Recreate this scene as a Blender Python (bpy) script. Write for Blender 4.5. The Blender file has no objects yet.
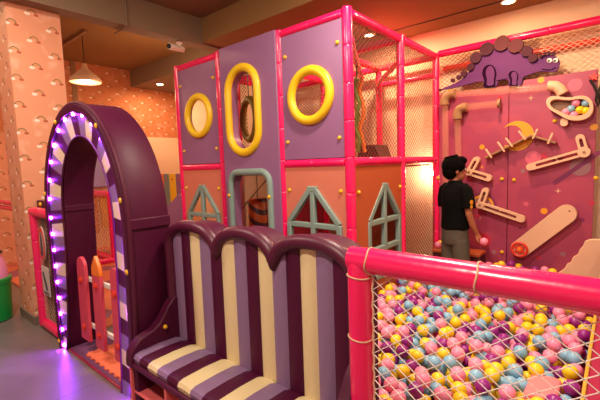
import bpy, bmesh, math, random
import numpy as np
from mathutils import Vector, Matrix
from mathutils.geometry import tessellate_polygon
C = bpy.context.scene.collection
PI = math.pi
random.seed(7)

# ---------------------------------------------------------------- camera
CAM = np.array([0, 0, 1.45]); FP = 385.0
def nrm(v): return v / np.linalg.norm(v)
_a = nrm(np.array([-151 - 300, 180 - 200, FP])); _b = np.array([630 - 300, 154 - 200, FP])
_X = -_a; _Y = nrm(_b - _X * np.dot(_b, _X)); _Z = np.cross(_X, _Y)
R = np.array([_X, _Y, _Z])
cam = bpy.data.objects.new('camera', bpy.data.cameras.new('camera')); C.objects.link(cam)
m = Matrix(((R[0, 0], -R[0, 1], -R[0, 2], 0), (R[1, 0], -R[1, 1], -R[1, 2], 0), (R[2, 0], -R[2, 1], -R[2, 2], 1.45), (0, 0, 0, 1)))
cam.matrix_world = m
cam.data.sensor_width = 36; cam.data.lens = FP / 600 * 36; cam.data.clip_start = 0.05
bpy.context.scene.camera = cam
def _ray(px, py): return R @ np.array([px - 300, py - 200, FP])
def at_y(px, py, y):                       # (x, z) of a photo point lying on the plane Y = y
    d = _ray(px, py); p = CAM + d * (y / d[1]); return (p[0], p[2])
def proj(p):
    c = R.T @ (np.array(p, float) - CAM); return 300 + FP * c[0] / c[2], 200 + FP * c[1] / c[2]

# ---------------------------------------------------------------- materials
def lin(h):
    r = [int(h[i:i + 2], 16) / 255 for i in (0, 2, 4)]
    return tuple((c / 12.92 if c <= .04045 else ((c + .055) / 1.055) ** 2.4) for c in r) + (1,)
def mat(name, hexc, rough=.5, spec=.5, noise=0, nscale=20, bump=0, bscale=60, metal=0, coat=0, emit=None, es=0, trans=0, alpha=1):
    m = bpy.data.materials.new(name); m.use_nodes = True
    nt = m.node_tree; b = nt.nodes['Principled BSDF']
    b.inputs['Base Color'].default_value = lin(hexc); b.inputs['Roughness'].default_value = rough
    b.inputs['Specular IOR Level'].default_value = spec; b.inputs['Metallic'].default_value = metal
    b.inputs['Coat Weight'].default_value = coat; b.inputs['Coat Roughness'].default_value = .12
    b.inputs['Transmission Weight'].default_value = trans; b.inputs['Alpha'].default_value = alpha
    if emit: b.inputs['Emission Color'].default_value = lin(emit); b.inputs['Emission Strength'].default_value = es
    tc = nt.nodes.new('ShaderNodeTexCoord')
    if noise:
        n = nt.nodes.new('ShaderNodeTexNoise'); n.inputs['Scale'].default_value = nscale; n.inputs['Detail'].default_value = 4
        nt.links.new(tc.outputs['Object'], n.inputs['Vector'])
        mx = nt.nodes.new('ShaderNodeMix'); mx.data_type = 'RGBA'
        c = lin(hexc); mx.inputs[6].default_value = tuple(x * (1 - noise) for x in c[:3]) + (1,)
        mx.inputs[7].default_value = tuple(min(1, x * (1 + noise)) for x in c[:3]) + (1,)
        nt.links.new(n.outputs['Fac'], mx.inputs[0]); nt.links.new(mx.outputs[2], b.inputs['Base Color'])
    if bump:
        n = nt.nodes.new('ShaderNodeTexNoise'); n.inputs['Scale'].default_value = bscale
        nt.links.new(tc.outputs['Object'], n.inputs['Vector'])
        bp = nt.nodes.new('ShaderNodeBump'); bp.inputs['Strength'].default_value = bump; bp.inputs['Distance'].default_value = .01
        nt.links.new(n.outputs['Fac'], bp.inputs['Height']); nt.links.new(bp.outputs['Normal'], b.inputs['Normal'])
    return m
class G:                                   # tiny node maths helper
    def __init__(s, m): s.nt = m.node_tree; s.b = s.nt.nodes['Principled BSDF']
    def inp(s, n, i, v):
        if isinstance(v, (int, float)): n.inputs[i].default_value = v
        else: s.nt.links.new(v, n.inputs[i])
    def f(s, op, a, b=0, c=0):
        n = s.nt.nodes.new('ShaderNodeMath'); n.operation = op
        s.inp(n, 0, a); s.inp(n, 1, b); s.inp(n, 2, c); return n.outputs[0]
    def xyz(s):
        t = s.nt.nodes.new('ShaderNodeTexCoord'); x = s.nt.nodes.new('ShaderNodeSeparateXYZ')
        s.nt.links.new(t.outputs['Object'], x.inputs[0]); return x.outputs[0], x.outputs[1], x.outputs[2]
    def noise(s, sc, det=3):
        t = s.nt.nodes.new('ShaderNodeTexCoord'); n = s.nt.nodes.new('ShaderNodeTexNoise'); n.inputs['Scale'].default_value = sc
        n.inputs['Detail'].default_value = det
        s.nt.links.new(t.outputs['Object'], n.inputs['Vector']); return n.outputs['Fac']
    def mix(s, fac, a, b):
        n = s.nt.nodes.new('ShaderNodeMix'); n.data_type = 'RGBA'; s.inp(n, 0, fac)
        for i, v in ((6, a), (7, b)):
            if isinstance(v, str): n.inputs[i].default_value = lin(v)
            else: s.nt.links.new(v, n.inputs[i])
        return n.outputs[2]
def wallpaper(name, axis, base='DE9875'):
    m = mat(name, base, .75); g = G(m); x, y, z = g.xyz(); a = g.f('ADD', x, y)
    u = g.f('DIVIDE', a, .165); col = g.f('FLOOR', u)
    v = g.f('ADD', g.f('DIVIDE', z, .245), g.f('MULTIPLY', g.f('MODULO', g.f('ADD', col, 100), 2), .5))
    lu = g.f('MULTIPLY', g.f('SUBTRACT', g.f('FRACT', u), .5), .165)
    lv = g.f('MULTIPLY', g.f('SUBTRACT', g.f('FRACT', v), .5), .245)
    def dist(cx, cy, sx=1, sy=1):
        return g.f('SQRT', g.f('ADD', g.f('POWER', g.f('DIVIDE', g.f('SUBTRACT', lu, cx), sx), 2), g.f('POWER', g.f('DIVIDE', g.f('SUBTRACT', lv, cy), sy), 2)))
    r = dist(0, 0); up = g.f('GREATER_THAN', lv, -.002)
    def band(r0, r1): return g.f('MULTIPLY', g.f('MULTIPLY', g.f('GREATER_THAN', r, r0), g.f('LESS_THAN', r, r1)), up)
    cl = g.f('MULTIPLY', g.f('SMOOTH_MIN', 1, g.f('MAXIMUM', g.f('MULTIPLY', g.f('SUBTRACT', g.noise(7, 2), .55), 4), 0), .1), .5)
    c = g.mix(cl, base, 'F4CDB8')
    c = g.mix(band(.032, .039), c, '6B4A2E'); c = g.mix(band(.026, .032), c, 'D8B070'); c = g.mix(band(.020, .026), c, 'C86A4C')
    c = g.mix(g.f('LESS_THAN', dist(-.036, -.006, 1.7, 1), .014), c, 'F3DCCB')
    c = g.mix(g.f('LESS_THAN', dist(.036, -.008, 1.8, 1), .011), c, 'B4553A')
    g.nt.links.new(c, g.b.inputs['Base Color']); return m
M = dict(
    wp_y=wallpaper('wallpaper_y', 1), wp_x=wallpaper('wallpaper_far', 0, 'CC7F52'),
    cream_wall=mat('cream_wall', 'F0D4B6', .8, noise=.04, nscale=3),
    ceil=mat('ceiling', '857058', .85, noise=.05, nscale=2), ceil2=mat('ceiling_soffit', '8E6A3C', .85, noise=.05, nscale=2),
    maroon=mat('maroon_vinyl', '48082F', .5, spec=.3, noise=.08, nscale=5, bump=.15, bscale=14),
    maroon_pipe=mat('maroon_piping', '4E1230', .42, spec=.4, bump=.1, bscale=18),
    purple=mat('lavender_vinyl', '84688E', .45, noise=.07, nscale=60, bump=.12, bscale=25),
    creamv=mat('cream_vinyl', 'DCCC9E', .45, noise=.07, nscale=70, bump=.12, bscale=25),
    panel=mat('purple_panel', '8E628C', .38, noise=.04, nscale=3),
    mag=mat('magenta_pvc', 'EE1662', .27, coat=.4, noise=.04, nscale=4, bump=.2, bscale=16),
    mag2=mat('magenta_dark_pvc', '9E1448', .3, coat=.3, bump=.2, bscale=9),
    coral=mat('coral_panel', 'CE7862', .5, noise=.04, nscale=4), orangep=mat('orange_panel', 'B2562E', .5, noise=.05, nscale=4),
    cubby=mat('coral_board', 'DA6468', .5, noise=.04, nscale=8),
    teal=mat('grey_green_foam', '7E9691', .5, noise=.05, nscale=20), yellow=mat('yellow_plastic', 'E8C21E', .35, noise=.03, nscale=30),
    yellow_b=mat('yellow_bolt', 'E0B020', .3), white_led=mat('white_rail', 'D8D0C8', .5, noise=.03),
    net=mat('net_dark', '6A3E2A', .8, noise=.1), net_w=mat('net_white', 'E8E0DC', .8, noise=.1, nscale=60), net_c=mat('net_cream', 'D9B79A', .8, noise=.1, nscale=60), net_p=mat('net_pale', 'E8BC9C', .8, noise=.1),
    black=mat('black_cloth', '060607', .95, spec=.15, noise=.2, nscale=40, bump=.3, bscale=12), blackp=mat('black_plastic', '141414', .4, noise=.1),
    ball_y=mat('ball_yellow', 'EDC81C', .35, noise=.05, nscale=9), ball_p=mat('ball_pink', 'F48CB0', .35, noise=.05, nscale=9),
    ball_b=mat('ball_blue', '7EB2D2', .35, noise=.05, nscale=9), ball_v=mat('ball_purple', '8A1F80', .32, noise=.05, nscale=9),
    wood=mat('pale_wood', 'DAB294', .5, noise=.05, nscale=12), tan=mat('tan_plastic', '94704F', .4, noise=.05),
    clear=mat('clear_tube', 'E8B08A', .12, alpha=.16), green=mat('green_plastic', '10A03A', .35, noise=.05, nscale=8),
    pinkp=mat('pink_plastic', 'F3A6C4', .45, noise=.04), red=mat('red_plastic', 'D6382A', .35, noise=.05), orange=mat('orange_plastic', 'EE7A2A', .4, noise=.05),
    picket=mat('pink_picket', 'CE445C', .5, noise=.06, nscale=15), dino=mat('dino_purple', '5A2668', .8, noise=.05, nscale=8),
    dino_d=mat('dino_dark', '220628', .95, spec=.1), dino_p=mat('dino_plate', '3E0A26', .8, noise=.15, nscale=25), dino_l=mat('dino_light', '56242E', .8, noise=.15, nscale=25), white=mat('white_paint', 'F2EAE0', .5, noise=.02),
    green_d=mat('green_foam', '6E8A30', .5), olive=mat('olive_foam', '8A7A24', .5, noise=.1), brown=mat('brown_foam', '4A1620', .5, noise=.1), greyb=mat('grey_skirting', '77695F', .6, noise=.1),
    skin=mat('skin', 'A8694A', .5, noise=.05, nscale=12), hair=mat('hair', '050404', 1, spec=.1, noise=.3, nscale=90, bump=.8, bscale=60), shorts=mat('khaki_cloth', '545044', .85, noise=.1, nscale=60, bump=.3, bscale=14),
    lav=mat('lavender_pad', 'A49CE0', .5, noise=.04), yel_pad=mat('yellow_pad', 'E0A82E', .5, noise=.04), matp=mat('purple_mat', '6A3A66', .8, noise=.08, nscale=30), mato=mat('orange_mat', 'D8684A', .8, noise=.08, nscale=30),
    lampw=mat('lamp_white', 'D9B79A', .4, noise=.02), glow=mat('lamp_glow', 'FFE9C0', .5, emit='FFE2AC', es=9), glow2=mat('downlight_glow', 'FFE9C0', .5, emit='FFDFA8', es=25),
    led=mat('led_purple', 'C060FF', .5, emit='A030FF', es=600), pinkpad=mat('pink_pad', 'EE7F86', .5, noise=.04), poster=mat('poster_white', 'C9BDB8', .6, noise=.05, nscale=40), posterd=mat('poster_dark', '4A4650', .6), rope_y=mat('yellow_rope', 'D9A83A', .5, noise=.1), darkbrown=mat('dark_brown', '3A1A12', .5, noise=.1))
# activity board: pink with soft mauve blotches printed on it
m = mat('activity_board', 'A8405C', .42); g = G(m)
blob = g.f('MULTIPLY', g.f('GREATER_THAN', g.noise(3.2, 1), .57), 1.0)
c = g.mix(g.f('MULTIPLY', g.noise(1.3, 1), 1), 'AC4660', '9A3C5E'); c = g.mix(g.f('MULTIPLY', blob, .35), c, '8E3560'); g.nt.links.new(c, g.b.inputs['Base Color']); M['board'] = m
# stone tile floor
m = mat('stone_floor', '7C746E', .28); g = G(m); x, y, z = g.xyz()
jx = g.f('LESS_THAN', g.f('FRACT', g.f('DIVIDE', g.f('ADD', x, 9.15), .8)), .006); jy = g.f('LESS_THAN', g.f('FRACT', g.f('DIVIDE', g.f('ADD', y, 9.25), .8)), .006)
c = g.mix(g.noise(3, 6), '5C5450', '847C78'); c = g.mix(g.f('MAXIMUM', jx, jy), c, '4A423E'); g.nt.links.new(c, g.b.inputs['Base Color'])
g.nt.links.new(g.f('ADD', .24, g.f('MULTIPLY', g.noise(8, 4), .2)), g.b.inputs['Roughness']); M['floor'] = m
# play area foam: orange with mauve patches
m = mat('foam_floor', 'D8744E', .8); g = G(m)
c = g.mix(g.f('GREATER_THAN', g.noise(3.0, 1), .56), 'D4714E', '94506A'); g.nt.links.new(c, g.b.inputs['Base Color']); M['foam'] = m
# striped bag
m = mat('striped_bag', 'B0501E', .45); g = G(m); x, y, z = g.xyz()
c = g.mix(g.f('LESS_THAN', g.f('FRACT', g.f('ADD', g.f('MULTIPLY', z, 6), g.f('MULTIPLY', x, 4))), .4), 'B8541E', '3E1420'); g.nt.links.new(c, g.b.inputs['Base Color']); M['bag'] = m

# ---------------------------------------------------------------- mesh builder
def basis(d):
    d = Vector(d).normalized(); u = Vector((0, 0, 1)) if abs(d.z) < .9 else Vector((1, 0, 0))
    a = d.cross(u).normalized(); return a, a.cross(d).normalized()
class MB:
    def __init__(s): s.v = []; s.f = []; s.mi = []; s.mats = []
    def m(s, name):
        if name not in s.mats: s.mats.append(name)
        return s.mats.index(name)
    def add(s, vs, fs, mt):
        o = len(s.v); k = s.m(mt); s.v += [tuple(v) for v in vs]
        for f in fs: s.f.append(tuple(i + o for i in f)); s.mi.append(k)
        return s
    def box(s, x0, x1, y0, y1, z0, z1, mt):
        return s.add([(x, y, z) for x in (x0, x1) for y in (y0, y1) for z in (z0, z1)], [(0, 1, 3, 2), (4, 6, 7, 5), (0, 4, 5, 1), (2, 3, 7, 6), (0, 2, 6, 4), (1, 5, 7, 3)], mt)
    def bar(s, p, q, w, h, mt, up=None):   # box beam from p to q, w across, h along 'up'
        p = Vector(p); q = Vector(q); d = (q - p).normalized()
        if up is None: a, b = basis(d)
        else: b = Vector(up); b = (b - d * b.dot(d)).normalized(); a = d.cross(b)
        vs = [c + a * (sa * w / 2) + b * (sb * h / 2) for c in (p, q) for sa, sb in ((-1, -1), (1, -1), (1, 1), (-1, 1))]
        return s.add(vs, [(3, 2, 1, 0), (4, 5, 6, 7), (0, 1, 5, 4), (1, 2, 6, 5), (2, 3, 7, 6), (3, 0, 4, 7)], mt)
    def tube(s, pts, r, mt, n=12, closed=False, caps=True, ry=None, fixed=None):
        pts = [Vector(p) for p in pts]; N = len(pts); rs = r if isinstance(r, (list, tuple)) else [r] * N
        rings = []; a = None
        for i in range(N):
            if closed: d = pts[(i + 1) % N] - pts[i - 1]
            else: d = pts[min(i + 1, N - 1)] - pts[max(i - 1, 0)]
            d.normalize()
            if fixed is not None: a = Vector(fixed); a = (a - d * a.dot(d)).normalized()
            elif a is None: a, _ = basis(d)
            else: a = (a - d * a.dot(d)).normalized()
            b = d.cross(a); k = ry / (rs[i]) if ry else 1
            rings.append([pts[i] + (a * math.cos(t) * rs[i] * k + b * math.sin(t) * rs[i]) for t in [2 * PI * j / n for j in range(n)]])
        vs = [v for rg in rings for v in rg]; fs = []
        for i in range(N if closed else N - 1):
            k = (i + 1) % N
            for j in range(n): fs.append((i * n + j, i * n + (j + 1) % n, k * n + (j + 1) % n, k * n + j))
        if caps and not closed: fs += [tuple(range(n))[::-1], tuple((N - 1) * n + j for j in range(n))]
        return s.add(vs, fs, mt)
    def pipe(s, p, q, r, mt='mag', seam=.3, n=16):
        p = Vector(p); q = Vector(q); L = (q - p).length; k = max(1, round(L / seam)); pts = []; rs = []
        for i in range(k):
            a, b = i / k, (i + 1) / k; e = .006 / L
            for t, rr in ((a, r * .9), (a + e, r * .985), (a + 2.5 * e, r), (b - 2.5 * e, r), (b - e, r * .985), (b, r * .9)):
                pts.append(p.lerp(q, t + (1e-6 if rr == r * .9 and t == a else 0))); rs.append(rr)
        return s.tube(pts, rs, mt, n)
    def lathe(s, c, prof, mt, n=24, axis=(0, 0, 1)):
        c = Vector(c); ax = Vector(axis).normalized(); a, b = basis(ax); vs = []; fs = []
        for r, h in prof: vs += [c + ax * h + (a * math.cos(2 * PI * j / n) + b * math.sin(2 * PI * j / n)) * max(r, 1e-4) for j in range(n)]
        for i in range(len(prof) - 1):
            for j in range(n): fs.append((i * n + j, i * n + (j + 1) % n, (i + 1) * n + (j + 1) % n, (i + 1) * n + j))
        fs += [tuple(range(n))[::-1], tuple((len(prof) - 1) * n + j for j in range(n))]
        return s.add(vs, fs, mt)
    def ell(s, c, r, mt, nu=16, nv=10, rot=None):
        c = Vector(c); r = r if isinstance(r, (tuple, list)) else (r, r, r); vs = []; fs = []
        for i in range(nv + 1):
            t = PI * i / nv
            for j in range(nu):
                q = Vector((math.sin(t) * math.cos(2 * PI * j / nu) * r[0], math.sin(t) * math.sin(2 * PI * j / nu) * r[1], math.cos(t) * r[2]))
                if rot: q = rot @ q
                vs.append(c + q)
        for i in range(nv):
            for j in range(nu): fs.append((i * nu + j, (i + 1) * nu + j, (i + 1) * nu + (j + 1) % nu, i * nu + (j + 1) % nu))
        return s.add(vs, fs, mt)
    def plate(s, outer, holes, plane, c0, c1, mt, side=None):
        loops = [outer] + list(holes)
        def P(a, b, c): return {'XZ': (a, c, b), 'YZ': (c, a, b), 'XY': (a, b, c)}[plane]
        tri = tessellate_polygon([[Vector((a, b, 0)) for a, b in lp] for lp in loops])
        flat = [p for lp in loops for p in lp]; n = len(flat)
        s.add([P(a, b, c0) for a, b in flat] + [P(a, b, c1) for a, b in flat], [tuple(t) for t in tri] + [tuple(i + n for i in t[::-1]) for t in tri], mt)
        o = 0
        for lp in loops:
            k = len(lp); vs = [P(a, b, c0) for a, b in lp] + [P(a, b, c1) for a, b in lp]
            s.add(vs, [(i, (i + 1) % k, (i + 1) % k + k, i + k) for i in range(k)], side or mt)
        return s
    def build(s, name, parent=None, smooth=True, bevel=0, angle=.7):
        me = bpy.data.meshes.new(name); me.from_pydata(s.v, [], s.f); me.update()
        for k in s.mats: me.materials.append(M[k])
        me.polygons.foreach_set('material_index', s.mi)
        bm = bmesh.new(); bm.from_mesh(me); bmesh.ops.remove_doubles(bm, verts=bm.verts, dist=1e-5)
        bmesh.ops.recalc_face_normals(bm, faces=bm.faces); bm.to_mesh(me); bm.free()
        if smooth:
            me.polygons.foreach_set('use_smooth', [True] * len(me.polygons)); me.set_sharp_from_angle(angle=angle)
        o = bpy.data.objects.new(name, me); C.objects.link(o)
        if parent: o.parent = parent; o.matrix_parent_inverse = Matrix.Translation(-ploc(parent))
        if bevel:
            b = o.modifiers.new('bevel', 'BEVEL'); b.width = bevel; b.segments = 2; b.limit_method = 'ANGLE'; b.angle_limit = .9
        return o
def ploc(p): return Vector(p.location) if p.type == 'EMPTY' else Vector((0, 0, 0))
def thing(name, label, cat, loc, group=None):
    o = bpy.data.objects.new(name, None); C.objects.link(o); o.location = loc; o.empty_display_size = .05
    return tag(o, label, cat, group)
def tag(o, label, cat, group=None, kind=None):
    if label: o['label'] = label
    if cat: o['category'] = cat
    if group: o['group'] = group
    if kind: o['kind'] = kind
    return o
def lab(o, t): o['label'] = t; return o
def struct(o): o['kind'] = 'structure'; return o
def circ(cx, cy, rx, ry=None, n=40): ry = ry or rx; return [(cx + rx * math.cos(2 * PI * i / n), cy + ry * math.sin(2 * PI * i / n)) for i in range(n)]
def stadium(p, q, w, n=10, w2=None):
    p = Vector(p); q = Vector(q); d = (q - p); a = math.atan2(d.y, d.x); w2 = w2 or w
    return [(p.x + w * math.cos(a + PI / 2 + PI * i / n), p.y + w * math.sin(a + PI / 2 + PI * i / n)) for i in range(n + 1)] + \
           [(q.x + w2 * math.cos(a - PI / 2 + PI * i / n), q.y + w2 * math.sin(a - PI / 2 + PI * i / n)) for i in range(n + 1)]
def rrect(x0, x1, y0, y1, r, n=6, bot=True):
    out = []
    for cx, cy, a in ((x1 - r, y1 - r, 0), (x0 + r, y1 - r, 1)): out += [(cx + r * math.cos(a * PI / 2 + PI / 2 * i / n), cy + r * math.sin(a * PI / 2 + PI / 2 * i / n)) for i in range(n + 1)]
    if bot:
        for cx, cy, a in ((x0 + r, y0 + r, 2), (x1 - r, y0 + r, 3)): out += [(cx + r * math.cos(a * PI / 2 + PI / 2 * i / n), cy + r * math.sin(a * PI / 2 + PI / 2 * i / n)) for i in range(n + 1)]
    else: out += [(x0, y0), (x1, y0)]
    return out
def net(mb, org, u, v, U, V, du, dv, w, mt, knots=0):
    """diamond net in rectangle org + a*u + b*v (0..U, 0..V); diamonds du wide, dv tall"""
    org = Vector(org); u = Vector(u); v = Vector(v); nrmv = u.cross(v).normalized(); k = dv / du
    for sg in (1, -1):
        c = -k * U if sg > 0 else 0; end = V if sg > 0 else V + k * U
        c += dv * .5
        while c < end:
            ts = []                              # line b = c + sg*k*a
            a0, a1 = 0, U
            lo, hi = (0 - c) / (sg * k), (V - c) / (sg * k)
            a0 = max(a0, min(lo, hi)); a1 = min(a1, max(lo, hi))
            if a1 - a0 > 1e-3:
                mb.bar(org + u * a0 + v * (c + sg * k * a0), org + u * a1 + v * (c + sg * k * a1), w, w, mt, nrmv)
            c += dv
def bolt(parent, x, y, z, r=.018, axis=(0, -1, 0)):
    MB().lathe((x, y, z), [(r, 0), (r, .006), (r * .8, .014), (r * .4, .018), (.001, .019)], 'yellow_b', 12, axis).build('bolt', parent)

# ================================================================ setting
struct(MB().box(-9.5, 2.2, -2.5, 4.9, -.1, 0, 'floor').build('floor'))
struct(MB().box(-9.5, 2.2, 4.78, 4.9, 0, 3.5, 'cream_wall').build('wall_back'))
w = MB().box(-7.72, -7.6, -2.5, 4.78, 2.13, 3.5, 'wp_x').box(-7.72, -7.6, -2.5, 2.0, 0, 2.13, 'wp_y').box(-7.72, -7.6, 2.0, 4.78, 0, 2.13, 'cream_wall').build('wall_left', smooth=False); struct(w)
struct(MB().box(-4.75, -4.3, 1.045, 1.485, 0, 3.02, 'wp_y').build('wall_pilaster', smooth=False))
struct(MB().box(-4.765, -4.285, 1.03, 1.5, 0, .085, 'greyb').build('baseboard_left', bevel=.004))
struct(MB().box(-4.15, 2.2, -2.5, 3.05, 3.32, 3.42, 'ceil').build('ceiling'))
struct(MB().box(-4.15, 2.2, 3.05, 4.78, 3.02, 3.42, 'ceil2').build('ceiling_soffit'))
struct(MB().box(-4.34, -4.15, -2.5, 4.78, 3.0, 3.5, 'ceil').build('trim_1'))
struct(MB().box(-7.6, -4.34, -2.5, 3.8, 3.42, 3.5, 'ceil2').build('ceiling_entry'))
struct(MB().box(-7.6, -4.34, 3.8, 4.78, 3.1, 3.5, 'ceil').build('ceiling_beam'))
struct(MB().box(2.2, 2.3, -2.5, 4.9, 0, 3.5, 'cream_wall').build('wall_right'))
struct(MB().box(-9.5, 2.2, -2.6, -2.5, 0, 3.5, 'cream_wall').build('wall_front'))
struct(MB().box(-2.9, .8, 4.4, 4.42, 3.012, 3.02, 'darkbrown').build('trim_2'))
struct(MB().box(-7.6, -7.57, 2.72, 2.8, 2.1, 3.42, 'tan').build('trim_3'))
struct(MB().box(-7.6, -3.66, 1.3, 4.78, 0, .02, 'foam').build('floor_play_area'))

# ================================================================ play structure
XP = [-4.25, -3.44, -2.53, -1.776]; YP = [2.724, 3.67, 4.6]; YF = 2.724
ps = thing('play_structure', 'two-storey soft play house of purple and coral panels with yellow round windows', 'play structure', (-3.0, 3.6, 0))
for i, x in enumerate(XP):
    for j, y in enumerate(YP):
        MB().pipe((x, y, 0), (x, y, 2.70), .040 if not (i == 3 and j == 0) else .044).build('post', ps)
for z in (2.66, 1.46):
    for j, y in enumerate(YP):
        for i in range(3):
            if j == 0 and i == 1: continue
            MB().pipe((XP[i] + .04, y, z), (XP[i + 1] - .04, y, z), .04).build('rail', ps)
    for i, x in enumerate(XP):
        for j in range(2):
            MB().pipe((x, YP[j] + .04, z), (x, YP[j + 1] - .04, z), .04).build('rail', ps)
def ringpath(cx, cz, r, n=48): return [(cx + r * math.cos(2 * PI * i / n), cz + r * math.sin(2 * PI * i / n)) for i in range(n)]
def panel_with(x0, x1, z0, z1, hole, mt, yf, th, name='wall_panel', label=None):
    o = MB().plate([(x0, z0), (x1, z0), (x1, z1), (x0, z1)], [hole] if hole else [], 'XZ', yf, yf + th, mt).build(name, ps, bevel=.004)
    if label: lab(o, label)
    return o
def kite(c, hw, z0, zs, za, aw=.05): return [(c - hw, z0), (c + hw, z0), (c + hw, zs), (c + aw, za), (c - aw, za), (c - hw, zs)]
def kite_frame(parent, c, plane, pos, hw=.31, z0=.36, zs=.92, za=1.25):
    P = (lambda a, b: (a, pos, b)) if plane == 'XZ' else (lambda a, b: (pos, a, b))
    up = (0, 1, 0) if plane == 'XZ' else (1, 0, 0); b = MB(); k = .024; hi = hw - k; w = .05
    b.bar(P(c - hi, z0), P(c - hi, zs), w, .05, 'teal', up).bar(P(c + hi, z0), P(c + hi, zs), w, .05, 'teal', up)
    b.bar(P(c - hi, zs), P(c - .03, za - k), w, .048, 'teal', up).bar(P(c + hi, zs), P(c + .03, za - k), w, .048, 'teal', up)
    b.bar(P(c, z0), P(c, za), w, .046, 'teal', up)
    for z in (zs - .02, .64, z0 + .02): b.bar(P(c - hi, z), P(c + hi, z), w, .044, 'teal', up)
    b.bar(P(c - .055, za - .02), P(c + .055, za - .02), .05, .05, 'teal', up)
    lab(b.build('window_frame', parent, bevel=.008), 'grey-green house-shaped window frame')
for (x0, x1, cx) in ((XP[0], XP[1], -3.825), (XP[2], XP[3], -2.162)):
    a, b = x0 + .035, x1 - .035
    p = panel_with(a, b, 1.50, 2.63, circ(cx, 2.055, .2), 'panel', YF - .02, .04, label='purple upper panel')
    f = MB().tube([(x, YF - .03, z) for x, z in ringpath(cx, 2.055, .217)], .042, 'yellow', 14, closed=True, ry=.035, fixed=(0, 1, 0)).build('window_frame', p); lab(f, 'round yellow window frame')
    for bx, bz in ((a + .05, 1.665), (b - .05, 1.665), (a + .05, 2.44), (b - .05, 2.44)): bolt(p, bx, YF - .02, bz)
    p = panel_with(a, b, 0, 1.43, kite(cx, .29, .36, .91, 1.23), 'coral', YF - .02, .04, label='coral lower panel')
    kite_frame(p, cx, 'XZ', YF - .025)
    for bx, bz in ((a + .05, 1.215), (b - .05, 1.215)): bolt(p, bx, YF - .02, bz)
# middle module, full height, standing proud
xa, xb = -3.36, -2.535
cap = stadium((-3.02, 1.82), (-3.02, 2.23), .20); door = rrect(-3.24, -2.685, .02, 1.375, .1, bot=False)
mp = MB().plate([(xa, 0), (xb, 0), (xb, 2.70), (xa, 2.70)], [cap, door], 'XZ', YF - .055, YF + .06, 'panel').build('wall_panel', ps, bevel=.004); lab(mp, 'tall purple panel with doorway')
st = stadium((-3.015, 1.82), (-3.015, 2.225), .224, 16)
lab(MB().tube([(x, YF - .06, z) for x, z in st], .042, 'yellow', 14, closed=True, ry=.035, fixed=(0, 1, 0)).build('window_frame', mp), 'tall rounded yellow window frame')
dp = [(-2.665, .0)] + rrect(-3.26, -2.665, 0, 1.395, .12, bot=False)[:-2] + [(-3.26, 0)]
lab(MB().tube([(x, YF - .06, z) for x, z in dp], .036, 'teal', 12, ry=.03, fixed=(0, 1, 0)).build('door_frame', mp), 'grey-green rounded door frame')
for bx, bz in ((-3.265, 1.15), (-2.66, 1.15)): bolt(mp, bx, YF - .085, bz, .02)
# pit side
XS = XP[3]
p = MB().plate([(YP[0] + .035, 0), (YP[1] - .035, 0), (YP[1] - .035, 1.43), (YP[0] + .035, 1.43)], [kite(3.285, .30, .36, .91, 1.23)], 'YZ', XS - .02, XS + .02, 'orangep').build('wall_panel', ps, bevel=.004); lab(p, 'orange lower panel facing the ball pit')
kite_frame(p, 3.285, 'YZ', XS + .005, .32)
for by in (YP[0] + .09, YP[1] - .08): bolt(p, XS + .02, by, 1.2, .018, (1, 0, 0))
for (y0, y1, z0, z1) in ((YP[0], YP[1], 1.50, 2.62), (YP[1], YP[2], 1.50, 2.62), (YP[1], YP[2], .0, 1.42)):
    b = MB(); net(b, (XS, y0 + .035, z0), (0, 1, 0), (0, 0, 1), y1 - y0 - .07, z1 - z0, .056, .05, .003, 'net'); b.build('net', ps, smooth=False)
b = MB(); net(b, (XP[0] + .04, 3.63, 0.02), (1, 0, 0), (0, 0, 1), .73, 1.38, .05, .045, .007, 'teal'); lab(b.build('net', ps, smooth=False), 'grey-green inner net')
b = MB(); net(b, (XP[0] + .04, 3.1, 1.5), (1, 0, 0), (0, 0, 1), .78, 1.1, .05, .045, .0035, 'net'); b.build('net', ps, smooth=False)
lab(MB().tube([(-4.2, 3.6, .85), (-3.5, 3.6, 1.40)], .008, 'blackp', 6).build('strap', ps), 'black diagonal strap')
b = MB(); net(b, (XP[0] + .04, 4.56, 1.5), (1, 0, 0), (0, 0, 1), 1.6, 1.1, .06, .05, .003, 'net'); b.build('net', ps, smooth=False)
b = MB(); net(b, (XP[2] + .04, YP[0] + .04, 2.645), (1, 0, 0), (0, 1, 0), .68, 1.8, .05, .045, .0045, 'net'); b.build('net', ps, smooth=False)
MB().box(XP[1] + .04, XP[3] - .045, YP[0] + .08, YP[1] - .05, 1.39, 1.41, 'coral').build('deck', ps, bevel=.01)
MB().box(XP[0] + .04, XP[3] - .045, YP[1] + .05, YP[2] - .05, 1.39, 1.41, 'coral').build('deck', ps, bevel=.01)
lab(MB().box(XP[2] + .04, XP[3] - .045, YP[1] - .012, YP[1] + .012, 0.02, 1.36, 'orangep').build('divider_panel', ps), 'orange inner divider panel')
lab(MB().box(XP[0] + .04, XP[1] - .05, YP[2] - .012, YP[2] + .012, 0.02, 1.36, 'mag2').build('divider_panel', ps), 'dark pink inner divider panel')
# diagonal braces under the roof
MB().pipe((-2.53, 4.55, 2.45), (-1.83, 3.72, 2.45), .03).build('brace', ps)
MB().pipe((-2.5, 4.6, 2.45), (-1.81, 4.6, 2.45), .032).build('brace', ps)
MB().pipe((XS, 2.77, 2.46), (-2.49, 4.1, 2.46), .03).build('brace', ps)
MB().plate([(-4.95, .6), (-4.3, .6), (-4.3, 1.12), (-4.42, 1.12), (-4.95, .80)], [], 'XZ', 2.73, 2.77, 'panel').build('stair_side_panel', ps, bevel=.006)
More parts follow.
